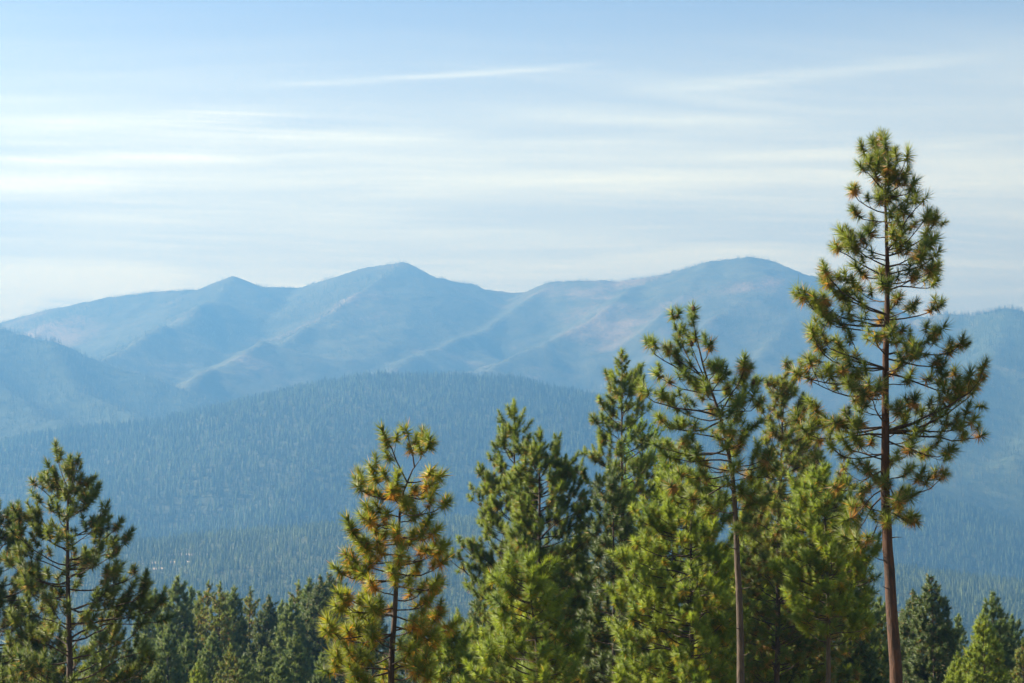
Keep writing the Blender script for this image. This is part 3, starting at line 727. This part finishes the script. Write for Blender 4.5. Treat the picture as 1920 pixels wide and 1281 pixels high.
pine('young_pine', 'very young bright pine at the bottom, right of the orange pine', [(846, 1281), (848, 1172)], 46, .05,
     [(1190, 838, 860), (1230, 822, 874), (1281, 806, 888), (1340, 800, 895)], [], T_LI, M_LIME, M_BARK_DARK, 114, n_auto=40, dens=0.129, twig=0.28, leader=.5, rise=.4, as_parts=0)

pine('broadleaf_tree', 'lime green leafy tree behind the slender spire-topped pine', [(1206, 1281), (1206, 900), (1204, 782)], 72, .13,
     [(800, 1188, 1224), (840, 1168, 1244), (900, 1152, 1250), (1000, 1140, 1262), (1150, 1140, 1265)], [(1178, 800, 860), (1228, 806, 870), (1243, 840, 900)], T_LEAF, M_LEAF, M_BARK_DARK, 115, n_auto=92, dens=0.112, twig=0.62, leader=1.0, rise=.6, as_parts=0, category='tree')

# ---------------------------------------------------------------- pines farther off: built once per kind, then copied
def proto(seed, w, mat=M_FAR, tf=T_FAR, bark=M_BARK_DARK, nb=125, low=1390, name='pine_tree', cat='pine tree'):
    sc = lambda a: (960 - a * w, 960 + a * w)
    return pine(name, 'x', [(960, 1529), (960, 1250), (960, 1007)], 100, .16,
                [(1030, *sc(11)), (1080, *sc(34)), (1150, *sc(58)), (1250, *sc(78)), (1330, *sc(86)), (low, *sc(80))], [], tf, mat, bark, seed, n_auto=nb, dens=0.158, twig=0.67,
                leader=1.6, rise=.35, as_parts=0, bare=.14, category=cat)
T_FD = make_tufts('far_dark', M_DARK, 8, .04, n=60, L=.29, width=.032); T_FL = make_tufts('far_bright', M_LIME, 9, .06, n=60, L=.26, width=.026); T_FO = make_tufts('far_olive', M_OLIVE, 10, .12, n=56, L=.27, width=.028)
PK = {'a': proto(401, 1.0), 'b': proto(402, .8), 'c': proto(403, 1.15), 'd': proto(404, .95, M_DARK, T_FD), 'l': proto(405, 1.0, M_LIME, T_FL), 'o': proto(406, .95, M_OLIVE, T_FO, nb=75),
      's': proto(407, .62, nb=80)}
HP = {k: (at(960, 1007, 100)[2] - o.location.z) for k, o in PK.items()}
used = set()
GROUPS = {'row': 'pines of the farther stand between the left pine and the orange pine', 'right': 'pines at the bottom right', 'under': 'shaded pines filling the stand behind the foreground pines', 'left': 'pines below the left edge pine'}
def place(k, px, py, D, label, group, w=1.0):
    src = PK[k]; top = at(px, py, D); g = ground_z(top[0], D) - .1; H = top[2] - g; s = H / HP[k]
    if k in used:
        o = src.copy(); COL.objects.link(o)
        for c in src.children:
            cc = c.copy(); COL.objects.link(cc); cc.parent = o
    else: o = src; used.add(k)
    o.location = (top[0], D, g); wv = s * w if s < 1.3 else (1.3 + (s - 1.3) * .5) * w
    o.scale = (wv, wv, s); o.rotation_euler = (0, 0, random.Random(px * 7 + py).random() * 6.28)
    tag(o, label, 'pine tree', GROUPS[group]); return o

for a in [
    ('a', 334, 1080, 150, 'tallest pointed pine at the left end of the farther stand', 'row'),
    ('s', 275, 1090, 165, 'thin pale pine half hidden by the left pine branches', 'row'),
    ('b', 291, 1106, 172, 'short pine top between the left pine and the tallest pointed one', 'row'),
    ('s', 359, 1100, 178, 'small blue-green pine tip just right of the tallest pointed pine', 'row'),
    ('s', 374, 1109, 160, 'low narrow pine tip between the blue-green tip and the twin dark pines', 'row'),
    ('o', 391, 1095, 152, 'left of the twin dark-stemmed pines in the farther stand', 'row'),
    ('o', 413, 1098, 148, 'right of the twin dark-stemmed pines in the farther stand', 'row'),
    ('b', 427, 1112, 172, 'low pine tip behind and between two taller ones in the farther stand', 'row'),
    ('b', 439, 1102, 156, 'narrow leaning-topped pine right of the twin dark-stemmed pines', 'row'),
    ('o', 469, 1108, 158, 'brownish pine standing left of the wide gap in the farther stand', 'row'),
    ('d', 503, 1116, 154, 'compact dark green rounded pine in the gap of the farther stand', 'row'),
    ('c', 529, 1128, 162, 'low pale pine right of the compact dark green one', 'row'),
    ('a', 546, 1122, 150, 'mid green pine at the foot of the tall dark clump', 'row'),
    ('o', 560, 1095, 168, 'left shoulder pine of the tall dark clump', 'row'),
    ('b', 580, 1086, 160, 'second pine from the left in the tall dark clump', 'row'),
    ('d', 600, 1079, 155, 'dark thick pine in the middle of the tall clump', 'row'),
    ('d', 619, 1074, 158, 'highest dark pine of the tall clump beside the orange pine', 'row'),
    ('a', 637, 1081, 165, 'last pine of the tall clump, partly behind the orange pine', 'row'),
    ('a', 316, 1180, 118, 'front pine low at the left of the farther stand', 'row'),
    ('b', 352, 1190, 125, 'dark small pine before the tallest pointed pine', 'row'),
    ('l', 372, 1240, 100, 'bright yellow-green young pine low at the bottom of the farther stand', 'row'),
    ('o', 432, 1213, 110, 'brownish small pine low in front of the twin pines', 'row'),
    ('c', 458, 1228, 112, 'rounded low pine right of the brownish small one', 'row'),
    ('a', 496, 1214, 115, 'green low pine below the compact dark green one', 'row'),
    ('a', 553, 1186, 120, 'middle-height pine with pale crown in front of the tall clump', 'row'),
    ('c', 528, 1236, 104, 'lowest pale pine in front of the tall clump', 'row'),
    ('b', 604, 1225, 112, 'low pine touching the left side of the orange pine', 'row'),
    ('a', 270, 1190, 120, 'low green pine seen under the right branches of the left pine', 'row'),
    ('c', 400, 1185, 130, 'shaded pine below the twin dark-stemmed pines', 'row'),
    ('d', 640, 1160, 140, 'dark pine directly behind the orange pine', 'row'),
    ('d', 700, 1120, 150, 'dark pine seen through the middle of the orange pine', 'row'),
    ('a', 770, 1150, 135, 'green pine seen between the orange pine trunk and its right branches', 'row'),
    ('a', 822, 1165, 120, 'pine filling the gap between orange pine and centre pair', 'row'),
    # right
    ('d', 1746, 1078, 92, 'dark pointed pine highest of those right of the red trunk', 'right'),
    ('d', 1711, 1106, 96, 'slim dark pine between the red trunk and the dark pointed pine', 'right'),
    ('s', 1797, 1152, 150, 'faint small pine tip in the low gap at the right', 'right'),
    ('a', 1860, 1110, 105, 'blue-green open-topped pine behind the bright young one at the right', 'right'),
    ('l', 1843, 1148, 78, 'bright yellow-green young pine at the bottom right', 'right'),
    ('a', 1898, 1152, 125, 'pine right of the blue-green open-topped one, near the right edge', 'right'),
    ('o', 1917, 1205, 100, 'brownish pine cut off by the right edge', 'right'),
    ('a', 1690, 1150, 110, 'pine close behind the lower red trunk', 'right'),
    ('l', 1795, 1225, 80, 'low bright pine left of the bright young one at the bottom right', 'right'),
    ('c', 1770, 1170, 120, 'broad shaded pine filling under the dark pointed pine', 'right'),
    ('a', 1650, 1120, 105, 'pine seen left of the lower red trunk', 'right'),
    # inside the big stand
    ('d', 900, 1110, 78, 'shaded pine low at the left of the centre pair', 'under'),
    ('d', 1080, 1000, 75, 'shaded pine right of the centre pair', 'under'),
    ('d', 1110, 1120, 62, 'deep green pine low between centre pair and yellow-green pine', 'under'),
    ('a', 1060, 1130, 66, 'mid green pine behind the bright young centre pine', 'under'),
    ('d', 1220, 960, 74, 'shaded pine behind the lime leafy tree', 'under'),
    ('d', 1360, 1030, 72, 'shaded pine behind the upper slim pale trunk', 'under'),
    ('d', 1425, 1105, 66, 'dark pine right of the slim pale trunk near the bottom', 'under'),
    ('a', 1480, 1000, 78, 'green pine behind the left side of the bright clear-stemmed pine', 'under'),
    ('d', 1510, 1160, 68, 'dark pine below the bright clear-stemmed pine crown', 'under'),
    ('d', 1600, 1150, 70, 'dark pine between the clear stem and the red trunk', 'under'),
    ('o', 1620, 1090, 84, 'olive pine just left of the red trunk', 'under'),
    ('d', 1340, 1130, 64, 'dark pine low behind the yellow-green pine', 'under'),
    ('a', 960, 1170, 70, 'mid green pine at the bottom left of the centre pair', 'under'),
    ('l', 1262, 838, 58, 'yellow-green pine directly left of the crooked pine, above the full yellow-green one', 'under'),
    ('l', 1405, 930, 60, 'light green pine filling the space right of the slim pale trunk', 'under'),
    ('o', 1500, 790, 66, 'olive pine top showing left of the tall red-trunked pine crown', 'under'),
    ('a', 1215, 1060, 56, 'green pine low between the dark narrow pine and the yellow-green pine', 'under'),
    ('o', 1440, 880, 72, 'olive green pine behind the two-spired pine', 'under'),
    ('a', 1570, 950, 74, 'green pine behind the top of the bright clear-stemmed pine', 'under'),
    # left
    ('d', 60, 1150, 72, 'dark pine low between the left edge and the wide open pine', 'left'),
    ('a', 190, 1165, 80, 'pine low behind the right half of the wide open pine', 'left'),
    ('d', 240, 1200, 86, 'dark low pine under the right branches of the wide open pine', 'left'),
    ('d', 120, 1180, 76, 'dark pine behind the lower trunk of the wide open pine', 'left'),
    ('a', 20, 1200, 66, 'low green pine in the bottom left corner', 'left'),
]: place(*a)
for k, o in PK.items():
    if k not in used:
        for c in list(o.children): bpy.data.objects.remove(c)
        bpy.data.objects.remove(o)
